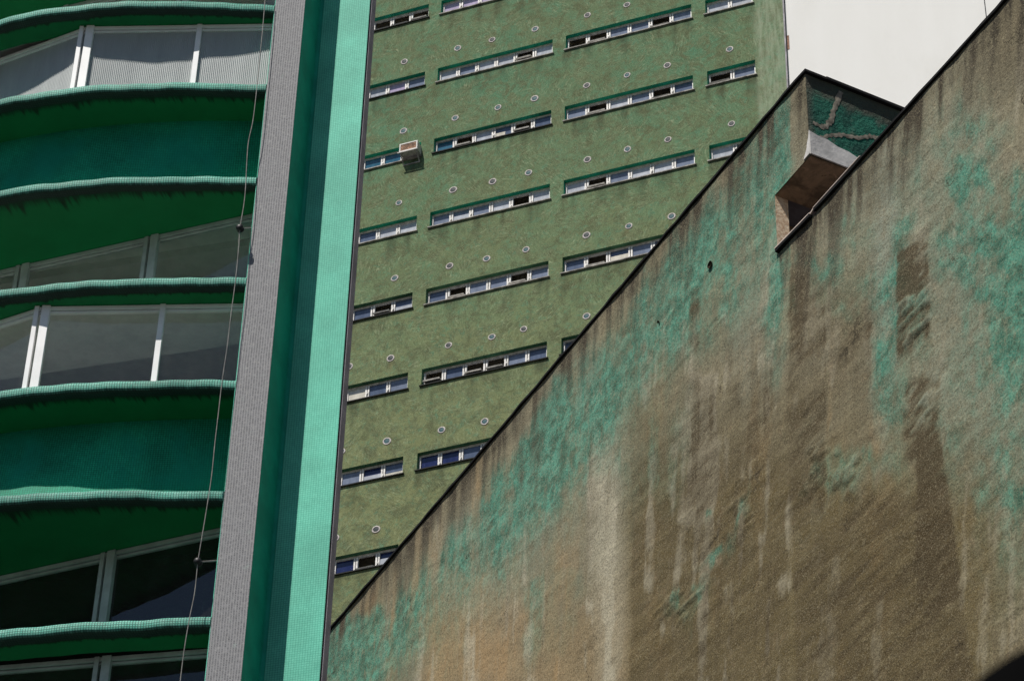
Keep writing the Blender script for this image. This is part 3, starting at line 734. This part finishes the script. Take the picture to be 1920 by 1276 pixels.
YY, ZY = np.meshgrid(Ys, Zs, indexing='ij')
dispv = .010 * (fbm(YY * 3, ZY * 3, 91, 3) - 1); dispv[0, :] = 0; dispv[:, 0] = 0; dispv[:, -1] = 0
b.v = [(float(dispv[i, k]), float(YY[i, k]), float(ZY[i, k])) for i in range(ny) for k in range(nzz)]
for i in range(ny - 1):
    for k in range(nzz - 1):
        b.f.append((i * nzz + k, (i + 1) * nzz + k, (i + 1) * nzz + k + 1, i * nzz + k + 1)); b.mi.append(0)
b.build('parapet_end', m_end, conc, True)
# plaster patch round the lower corner
b = MB(); b.prism([(.022, -.012, HT - 1.03), (.022, .12, HT - 1.06), (.022, .24, HT - 1.06), (.022, .40, HT - 1.12), (.022, .55, HT - 1.13), (.022, .75, HT - 1.20), (.022, 1.0, HT - 1.24), (.022, 1.25, ZS), (.022, -.012, ZS)], (.018, 0, 0))
b.build('plaster_patch', m_plate, conc)
b = MB(); b.prism([(.022, -.014, HT - 1.0), (.0, -.014, HT - 1.12), (-.03, -.014, HT - 1.18), (-.05, -.014, HT - 1.27), (-.13, -.014, ZS + .02), (.022, -.014, ZS + .02)], (0, .012, 0))
b.build('plaster_patch', m_plate, conc)
# beige filler drawn along two cracks
Pend = np.array([CC[0], CC[1], 0]) 
def eloc(x, y):
    P = hit(x, y, Pend, Wv) - Pend; return float(P @ Ev), float(P[2])
def filler(pts, w0):
    b = MB(); pts2 = []
    for k in range(len(pts) - 1):
        for t in np.linspace(0, 1, 7)[:-1]:
            pts2.append((pts[k][0] * (1 - t) + pts[k + 1][0] * t, pts[k][1] * (1 - t) + pts[k + 1][1] * t))
    pts2.append(pts[-1])
    L, Rr = [], []
    for k, (e, z) in enumerate(pts2):
        e2, z2 = pts2[min(k + 1, len(pts2) - 1)]; e1, z1 = pts2[max(k - 1, 0)]
        tx, tz = e2 - e1, z2 - z1; l = math.hypot(tx, tz) or 1; nx_, nz_ = -tz / l, tx / l
        wa, wb = w0 * random.uniform(.5, 1.6), w0 * random.uniform(.5, 1.6)
        L.append((.001, e + nx_ * wa, z + nz_ * wa)); Rr.append((.001, e - nx_ * wb, z - nz_ * wb))
    for k in range(len(L) - 1):
        mid0 = tuple((Vector(L[k]) + Vector(Rr[k])) / 2 + Vector((.002, 0, 0))); mid1 = tuple((Vector(L[k + 1]) + Vector(Rr[k + 1])) / 2 + Vector((.002, 0, 0)))
        b.quad(L[k], mid0, mid1, L[k + 1]); b.quad(mid0, Rr[k], Rr[k + 1], mid1)
    for A in (L, Rr):
        for k in range(len(A) - 1):
            p, q = A[k], A[k + 1]
            b.quad(p, q, (-.03, q[1], q[2]), (-.03, p[1], p[2]))
    return b.build('crack_filler', m_mortar, conc)
filler([eloc(*p) for p in ((1577, 172), (1566, 198), (1560, 222), (1551, 236), (1540, 238), (1524, 229))], .032)
filler([eloc(*p) for p in ((1537, 259), (1560, 253), (1583, 253), (1608, 258), (1632, 255), (1655, 262))], .028)

# soffit, jamb and the shaded void under the overhang
def soffit_brown():
    M = Mat('flaking_brown_soffit'); ob = M.coord()
    n = M.noise(ob, 2.2, 5, .65, .8); f = M.noise(ob, 9, 5, .7, .6)
    a = M.mix(M.ramp(n, (.38, .62)), (.40, .27, .17, 1), (.17, .12, .078, 1))
    a = M.mix(M.ramp(f, (.56, .72, 0, .8)), a, (.55, .36, .24, 1))
    a = M.mix(M.ramp(M.noise(ob, 4.5, 5, .7, .5), (.60, .70, 0, .85)), a, (.012, .01, .008, 1))
    M.bump(f, .7, .04)
    return M.done(a, .9, .1)
m_sofb = soffit_brown()
def jamb_mat():
    M = Mat('pebbly_cream_render'); ob = M.coord()
    f = M.noise(ob, 26, 4, .7); v = M.noise(ob, 70, 3, .7)
    a = M.mix(M.ramp(f, (.38, .62)), (.80, .66, .48, 1), (.55, .36, .22, 1))
    a = M.mix(M.ramp(v, (.55, .7, 0, .5)), a, (.86, .8, .7, 1))
    M.bump(M.math('ADD', f, M.math('MULTIPLY', v, .4)), .6, .02)
    return M.done(a, .9, .1)
m_jamb = jamb_mat()
MB().box(SJ + .002, -.001, .012, 3.2, ZS, ZS + .05).build('soffit', m_sofb, conc)
b = MB(); b.quad((SJ + .001, .0, Z2), (SJ + .001, .19, Z2), (SJ + .001, .19, ZS - .001), (SJ + .001, .0, ZS - .001)); b.quad((SJ + .001, .19, Z2), (SJ - .4, .19, Z2), (SJ - .4, .19, ZS - .001), (SJ + .001, .19, ZS - .001)); b.build('jamb', m_jamb, conc)
MB().box(SJ - .55, SJ - .4, .17, 3.2, Z2 - .5, ZS).build('inner_wall', m_sofb, conc)
# mass behind: roofs and back
b = MB()
b.box(S0, SJ - .56, .06, 9, 0, HT - .02)
b.box(SJ - .55, S1, .20, 9, 0, Z2 - .6)
b.box(SJ - .55, S1, .06, .20, 0, Z2 - .02)
b.box(SJ - .56, -.05, .06, 3.2, ZS + .052, HT - .02)
b.build('core', m_conc, conc)
# black coping, laid in lengths, edges never quite true
def coping(s0, s1, z, over, back, th, name='coping', jitter=.008, nseg=None, mat=None, dz0=0, dz1=0):
    n = nseg or max(4, int((s1 - s0) / .25)); b = MB(); pr = []
    for k in range(n + 1):
        s = s0 + (s1 - s0) * k / n; o = over + random.uniform(-jitter, jitter); zb = random.uniform(-jitter, jitter) * .8
        dz = dz0 + (dz1 - dz0) * k / n
        pr.append([(s, -o, z + dz + zb), (s, -o, z + dz + th), (s, back, z + dz + th), (s, back, z + dz + zb)])
    for k in range(n):
        for m in range(4): b.quad(pr[k][m], pr[k][(m + 1) % 4], pr[k + 1][(m + 1) % 4], pr[k + 1][m])
    b.poly(pr[0]); b.poly(pr[-1][::-1])
    return b.build(name, mat or m_tar, conc)
coping(S0, .045, HT, .036, .28, .036)
b = MB(); b.box(-.05, .05, .285, 3.2, HT, HT + .045); b.build('coping', m_tar, conc)
coping(.06, S1, Z2, .038, .22, .038, dz0=0.0)
coping(SJ - .0, -.02, Z2, .045, .2, .045, dz0=.03, dz1=-.02)
lip = simple('pale_flashing_edge', (.70, .58, .50, 1), .6, .3, var=.3, scale=5)
b = MB(); b.bar((SJ, -.035, Z2 + .084), (-.02, -.035, Z2 + .034), .016, .02, (0, 1, 0)); b.build('flashing', lip, conc)
b = MB(); b.bar((-.02, -.03, Z2 + .02), (.06, -.03, Z2 + .045), .022, .02, (0, 1, 0)); b.build('flashing', lip, conc)
b = MB(); b.bar((.06, -.035, Z2 + .053), (1.1, -.035, Z2 + .053), .012, .02, (0, 1, 0)); b.build('flashing', lip, conc)
# little rusty stubs and a hole in the render
def wloc(x, y):
    P = hit(x, y, np.array([CC[0], CC[1], 0]), Ev) - np.array([CC[0], CC[1], 0]); return float(P @ Wv), float(P[2])
for (x, y, r) in ((1333, 497, .055), (1236, 604, .02)):
    s_0, z_0 = wloc(x, y)
    b = MB().lathe([(r, -.025), (r * .8, -.005), (r * .5, -.0), (0, -.0)], 9, c=(s_0, 0, z_0)); b.build('pipe_stub', simple('rusted_iron', (.05, .035, .022, 1), .9, .2), conc)

# ================================================================== MINT TOWER WITH CURVED LEDGES (left)
TAZ = R(-15.5)
TD = np.array([math.cos(TAZ), math.sin(TAZ), 0]); TN = np.array([-TD[1], TD[0], 0])
dd = ray(472, 1066); P0 = CAM + dd / np.linalg.norm(dd) * 22.5
TO = np.array([P0[0], P0[1], 0])
tower = empty('balcony_tower', TO, TAZ, 'sea-green mosaic tower with wavy projecting ledges beside a tall grey edged fin', 'building')
# local: x = right along the front, y = inwards, z up.  t = -x, u = -y
TOPZ = 24.0 + CAMZ
FW_, FD = .29, .385
def wall_quad(b, a, c, z0, z1, uvx=0.0, nz=1):
    """upright quad strip from plan point a to c"""
    L = math.hypot(c[0] - a[0], c[1] - a[1])
    b.quad((a[0], a[1], z0), (c[0], c[1], z0), (c[0], c[1], z1), (a[0], a[1], z1), uv=[(uvx, z0), (uvx + L, z0), (uvx + L, z1), (uvx, z1)])
ch = .010
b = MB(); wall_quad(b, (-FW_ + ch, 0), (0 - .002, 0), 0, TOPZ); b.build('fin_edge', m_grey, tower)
b = MB(); wall_quad(b, (-FW_, ch * 1.2), (-FW_ + ch, 0), 0, TOPZ); wall_quad(b, (-FW_, .9), (-FW_, ch * 1.2), 0, TOPZ, .3); b.build('fin_side', m_mint, tower)
b = MB(); wall_quad(b, (-.002, 0), (0, .006), 0, TOPZ); wall_quad(b, (0, .006), (0, FD - .03), 0, TOPZ)
for k in range(4):   # cove in the inner corner
    a0, a1 = k / 4 * math.pi / 2, (k + 1) / 4 * math.pi / 2; r = .03
    wall_quad(b, (r - r * math.cos(a0), FD - r + r * math.sin(a0)), (r - r * math.cos(a1), FD - r + r * math.sin(a1)), 0, TOPZ)
b.build('fin_flank', m_band, tower)
MW = .463
b = MB(); wall_quad(b, (.0305, FD), (MW, FD), 0, TOPZ); b.build('side_wall', m_mint, tower)
b = MB(); wall_quad(b, (MW, FD), (MW + .006, FD + .02), 0, TOPZ); b.build('gap_shade_strip', m_black, tower)  # black strip, the shade of the gap put in as colour
b = MB(); b.box(MW - .004, MW + .012, FD + .02, FD + .13, 0, TOPZ); b.build('wall_edge', simple('pale_grey_concrete_edge', (.46, .42, .44, 1), .85, .2, var=.25, scale=5), tower)
b = MB(); b.prism([(-FW_ + .02, .9, 0), (-FW_ + .02, FD + .14, 0), (MW - .05, FD + .14, 0), (-1.75, 5.2, 0), (-2.2, 5.2, 0)], (0, 0, TOPZ)); b.box(-FW_ + .02, -.01, .02, FD + .14, 0.01, TOPZ - .01); b.build('core', m_dark, tower)

LZ = {'L0': 19.004, 'A': 18.034, 'B': 16.951, 'C': 15.844, 'D': 14.777, 'E': 13.676, 'F': 12.523, 'G': 11.45, 'H': 20.15, 'I': 21.25}
LA = {'L0': .43, 'A': .37, 'B': .345, 'C': .31, 'D': .30, 'E': .345, 'F': .20, 'G': .25, 'H': .36, 'I': .37}
TMAX = 4.4
def uu(t, A): return A * math.sin((t - .26) / 2.06 * math.pi / 2)
def station(t, A):
    e = .01; du = (uu(t + e, A) - uu(t - e, A)) / (2 * e)
    # curve point (x=-t, y=-u); outward normal
    tx, ty = -1, -du; l = math.hypot(tx, ty); nx_, ny_ = -ty / l * -1, tx / l
    # want normal pointing to -y
    if ny_ > 0: nx_, ny_ = -nx_, -ny_
    return (-t, -uu(t, A)), (nx_, ny_)
NS = 90
PROF = [(-.30, 0), (-.028, 0.0), (-.012, -.004), (-.003, -.013), (0, -.026), (0, -.066), (-.004, -.082), (-.014, -.094), (-.030, -.100), (-.060, -.103), (-.085, -.104)]
def ledge(key):
    A = LA[key]; z = LZ[key] + CAMZ; b = MB(); so = MB(); seed = sum(map(ord, key)) * 37 % 97
    back = {'B': lambda t, y: .36 + .0837 * (t - .29), 'H': lambda t, y: .36 + .0837 * (t - .29), 'E': lambda t, y: .345 + .1195 * (t - .29)}.get(key, (lambda t, y: y + .19) if key in ('C', 'L0', 'F') else (lambda t, y: y + .46))
    cum = [0]
    for k in range(1, len(PROF)): cum.append(cum[-1] + math.hypot(PROF[k][0] - PROF[k - 1][0], PROF[k][1] - PROF[k - 1][1]))
    c0 = cum[1]
    st = []; arc = 0; prev = None
    for i in range(NS + 1):
        t = .285 + (TMAX - .285) * i / NS
        p, n = station(t, A)
        if prev: arc += math.hypot(p[0] - prev[0], p[1] - prev[1])
        prev = p
        wob = .004 * math.sin(t * 7 + seed) + .003 * math.sin(t * 17 + seed * 2); wz = .003 * math.sin(t * 9 + seed * 3) + .002 * math.sin(t * 23 + seed)
        st.append((p, n, arc, wob, wz))
    for i in range(NS):
        (p, n, a, w1, z1), (q, m, c, w2, z2) = st[i], st[i + 1]
        for k in range(len(PROF) - 1):
            (o0, h0), (o1, h1) = PROF[k], PROF[k + 1]
            P = lambda pp, nn, o, h, w_, zz_: (pp[0] + nn[0] * (o + w_), pp[1] + nn[1] * (o + w_), z + h + zz_)
            b.quad(P(p, n, o0, h0, w1, z1), P(q, m, o0, h0, w2, z2), P(q, m, o1, h1, w2, z2), P(p, n, o1, h1, w1, z1),
                   uv=[(a, cum[k] - c0), (c, cum[k] - c0), (c, cum[k + 1] - c0), (a, cum[k + 1] - c0)])
        o, h = PROF[-1]
        rows = [0, .05, .12, .2, .3, .42, 1.0]
        for k in range(len(rows) - 1):
            def Q(pp, nn, w_, zz_, r):
                x0, y0 = pp[0] + nn[0] * (o + w_), pp[1] + nn[1] * (o + w_)
                yb = back(-x0, y0); f = r
                zt = z + h + zz_ * (1 - min(1, r * 4)) + .0 * r
                return (x0, y0 + (yb - y0) * f, zt)
            d0, d1 = rows[k] * .95, rows[k + 1] * .95
            so.quad(Q(p, n, w1, z1, rows[k]), Q(q, m, w2, z2, rows[k]), Q(q, m, w2, z2, rows[k + 1]), Q(p, n, w1, z1, rows[k + 1]), uv=[(a, d0), (c, d0), (c, d1), (a, d1)])
    le = b.build('ledge', m_ledge, tower, True)
    so.build('soffit', m_soffit, le, True)
    # upper face of the ledge, back to the glazing
    tp = MB()
    for i in range(NS):
        (p, n, a, w1, z1), (q, m, c, w2, z2) = st[i], st[i + 1]
        pa = (p[0] + n[0] * (-.30 + w1), p[1] + n[1] * (-.30 + w1)); qa = (q[0] + m[0] * (-.30 + w2), q[1] + m[1] * (-.30 + w2))
        tp.quad((pa[0], pa[1], z + z1), (qa[0], qa[1], z + z2), (qa[0], .8, z), (pa[0], .8, z))
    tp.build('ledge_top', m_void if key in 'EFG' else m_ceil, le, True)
for k in LZ: ledge(k)

def spandrel(ktop, kbot, lean=0):
    A = LA[ktop]; z0 = LZ[kbot] + CAMZ + .003; z1 = LZ[ktop] + CAMZ - .1; b = MB(); arc = 0; prev = None; st = []
    for i in range(NS + 1):
        t = .285 + (TMAX - .285) * i / NS; p, n = station(t, A)
        q = (p[0] - n[0] * .42, p[1] - n[1] * .42)
        lo = .42 - lean * sstep(.5, 2.2, t); r_ = (p[0] - n[0] * lo, p[1] - n[1] * lo)
        if prev: arc += math.hypot(q[0] - prev[0], q[1] - prev[1])
        prev = q; st.append((q, arc, r_))
    for i in range(NS):
        (p, a, pl_), (q, c, ql_) = st[i], st[i + 1]
        b.quad((pl_[0], pl_[1], z0), (ql_[0], ql_[1], z0), (q[0], q[1], z1), (p[0], p[1], z1), uv=[(a, z0), (c, z0), (c, z1), (a, z1)])
    b.build('spandrel', m_span, tower, True)
spandrel('A', 'B', .04); spandrel('D', 'E', .09); spandrel('I', 'H')

# rooms behind: slab between ceiling and floor, back wall, left wall
for (kb, kt) in (('B', 'A'), ('E', 'D'), ('H', 'I')):
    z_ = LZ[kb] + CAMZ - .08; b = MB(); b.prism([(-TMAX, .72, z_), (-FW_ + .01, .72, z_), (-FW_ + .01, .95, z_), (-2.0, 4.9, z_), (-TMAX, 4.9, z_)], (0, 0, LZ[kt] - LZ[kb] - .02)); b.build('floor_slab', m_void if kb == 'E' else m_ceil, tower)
b = MB(); b.box(-TMAX, -1.85, 4.6, 5.2, 8, TOPZ); b.box(-TMAX - .3, -TMAX - .01, -.35, 5.2, 8, TOPZ); b.build('room_wall', m_dark, tower)
b = MB(); b.prism([(-TMAX - .3, .1, 0), (-FW_ + .01, .1, 0), (-FW_ + .01, .9, 0), (-2.2, 5.2, 0), (-TMAX - .3, 5.2, 0)], (0, 0, LZ['G'] + CAMZ - .3)); b.build('lower_storeys', m_span, tower)

def uvec(a, c): return Vector((c[0] - a[0], c[1] - a[1], 0)).normalized()
def glazing(facets, z0, z1, mullions, mat, style, doubles=()):
    """facets: plan polyline in (t,u); mullions: t values"""
    pts = [(-t, -u) for t, u in facets]
    def at(t):
        for (a, b_) in zip(facets[:-1], facets[1:]):
            if min(a[0], b_[0]) - 1e-6 <= t <= max(a[0], b_[0]) + 1e-6:
                f = (t - a[0]) / (b_[0] - a[0]); return (-t, -(a[1] + (b_[1] - a[1]) * f)), uvec((-a[0], -a[1]), (-b_[0], -b_[1]))
    fr = MB()
    w = bpy.data.objects.new('window', None)
    for (a, c) in zip(pts[:-1], pts[1:]):
        d = uvec(a, c); nrm = Vector((-d.y, d.x, 0)); nrm = nrm if nrm.y < 0 else -nrm
        fr.bar((a[0], a[1], z1 - .022), (c[0], c[1], z1 - .022), .036, .05, nrm)
        fr.bar((a[0], a[1], z1 - .058), (c[0], c[1], z1 - .058), .016, .03, nrm)
        fr.bar((a[0], a[1], z0 + .02), (c[0], c[1], z0 + .02), .04, .05, nrm)
    win = fr.build('window', mat, tower)
    for t in mullions:
        p, d = at(t); nrm = Vector((-d.y, d.x, 0)); nrm = nrm if nrm.y < 0 else -nrm
        mb = MB(); offs = ((.044, .036, 0), (-.034, .068, .006)) if t in doubles else ((0, .045, 0),)
        for (o, wd, pr) in offs:
            x, y = p[0] + d.x * o + nrm.x * (.012 + pr), p[1] + d.y * o + nrm.y * (.012 + pr)
            mb.bar((x, y, z0 + .002), (x, y, z1 - .002), wd, .045, nrm)
        mb.build('mullion', mat, win)
    ts = sorted(set(list(mullions) + [facets[0][0], facets[-1][0]] + [f[0] for f in facets]))
    for ta, tb in zip(ts[:-1], ts[1:]):
        pa, d = at(ta + 1e-4); pb, _ = at(tb - 1e-4)
        g = MB()
        if style == 'ribbed':
            L = math.hypot(pb[0] - pa[0], pb[1] - pa[1]); n = int(L / .0033); nrm = Vector((-d.y, d.x, 0)); nrm = nrm if nrm.y < 0 else -nrm
            pr = None
            for i in range(n + 1):
                f = i / n; o = .0045 * math.cos(2 * math.pi * f * L / .0165)
                q = (pa[0] + (pb[0] - pa[0]) * f + nrm.x * o, pa[1] + (pb[1] - pa[1]) * f + nrm.y * o)
                if pr: g.quad((pr[0], pr[1], z0 + .03), (q[0], q[1], z0 + .03), (q[0], q[1], z1 - .05), (pr[0], pr[1], z1 - .05))
                pr = q
            g.build('ribbed_panel', m_rib, win, True)
        else:
            g.quad((pa[0], pa[1], z0 + .03), (pb[0], pb[1], z0 + .03), (pb[0], pb[1], z1 - .05), (pa[0], pa[1], z1 - .05)); g.build('pane', m_glass, win)
    return win
Zk = lambda k: LZ[k] + CAMZ
HB = -.106
glazing([(.29, -.145), (1.95, .207), (3.6, -.145), (4.35, -.30)], Zk('A') + .004, Zk('L0') + HB, [1.95, .966, 2.95], m_alu, 'ribbed', (1.95,))
glazing([(.29, -.23), (1.99, .118), (3.6, -.22), (4.35, -.38)], Zk('D') + .004, Zk('C') + HB, [1.99, 1.015, 3.0], m_alu, 'glass', (1.99,))
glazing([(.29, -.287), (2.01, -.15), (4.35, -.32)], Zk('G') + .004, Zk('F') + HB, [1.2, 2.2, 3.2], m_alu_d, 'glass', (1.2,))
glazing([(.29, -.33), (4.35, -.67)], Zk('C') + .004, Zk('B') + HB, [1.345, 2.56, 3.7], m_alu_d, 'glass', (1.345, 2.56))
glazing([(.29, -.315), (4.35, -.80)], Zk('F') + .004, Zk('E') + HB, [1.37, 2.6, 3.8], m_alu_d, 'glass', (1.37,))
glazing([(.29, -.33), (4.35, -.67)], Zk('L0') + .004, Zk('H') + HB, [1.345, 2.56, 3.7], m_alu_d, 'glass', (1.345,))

# ------------------------------------------------------------------ cable down the tower front
CP = [(499, -30), (497, 0), (492, 60), (486, 120), (480, 180), (474, 228), (466, 265), (463, 300), (459, 370), (450, 428), (447, 470), (441, 530), (433, 590), (426, 650), (417, 710), (410, 770), (403, 830), (397, 890), (388, 950), (378, 1010), (371, 1053), (365, 1110), (355, 1160), (345, 1220), (338, 1276), (334, 1310)]
UOUT = .13
cable = None
def tl(x, y, u=UOUT):
    P = hit(x, y, P0 - TN * u, TN) - TO; return (float(P @ TD), float(P @ TN), float(P[2]))
cable = empty('hanging_cable', TO, TAZ, 'thin grey cable hanging down in front of the wavy ledges on two black insulators', 'cable')
pts = [Vector(tl(*p)) for p in CP]
fine = []
for k in range(len(pts) - 1):
    a, b_, c, d = pts[max(k - 1, 0)], pts[k], pts[k + 1], pts[min(k + 2, len(pts) - 1)]
    for t in (0, .25, .5, .75):
        fine.append(.5 * ((2 * b_) + (-a + c) * t + (2 * a - 5 * b_ + 4 * c - d) * t * t + (-a + 3 * b_ - 3 * c + d) * t ** 3))
fine.append(pts[-1])
MB().tube(fine, .0037, 8).build('wire', m_cable, cable, True)
for (x, y), (x2, y2) in (((450, 428), (484, 421)), ((371, 1053), (407, 1046))):
    p = Vector(tl(x, y)); q = Vector(tl(x2, y2, .0)); q.x = -FW_ + .004; q.y = .03
    ins = MB().lathe([(.0, -.034), (.016, -.033), (.028, -.022), (.031, -.012), (.02, -.004), (.02, .004), (.031, .012), (.031, .022), (.016, .033), (0, .034)], 14, c=(p.x, p.y, p.z)).build('insulator', m_black, cable, True)
    MB().tube([p, q], .006, 8).build('stand_off_rod', m_cable, cable)

# ================================================================== UNIDENTIFIED DARK SHAPE close by, built as a dome on an added post
lp = CAM + ray(2008, 1342) / np.linalg.norm(ray(2008, 1342)) * 2.0
dark_shape = empty('dark_foreground_shape', (lp[0] + .03, lp[1], 0), 0, 'out-of-focus black rounded shape in front of the stained concrete wall', 'dark_shape')
m_dark_shape = simple('flat_black', (.002, .002, .002, 1), .95, .02)
zt = lp[2]
dome = MB().lathe([(.0, zt + .045), (.03, zt + .043), (.07, zt + .03), (.105, zt + .0), (.125, zt - .05), (.13, zt - .09), (.122, zt - .09), (.05, zt - .03), (0, zt - .02)], 28, axis='z').build('dome', m_dark_shape, dark_shape, True)
MB().lathe([(.05, 0), (.05, .12), (.03, .14), (.024, zt - .04), (0, zt - .04)], 16, axis='z').build('added_post', m_dark_shape, dark_shape, True)
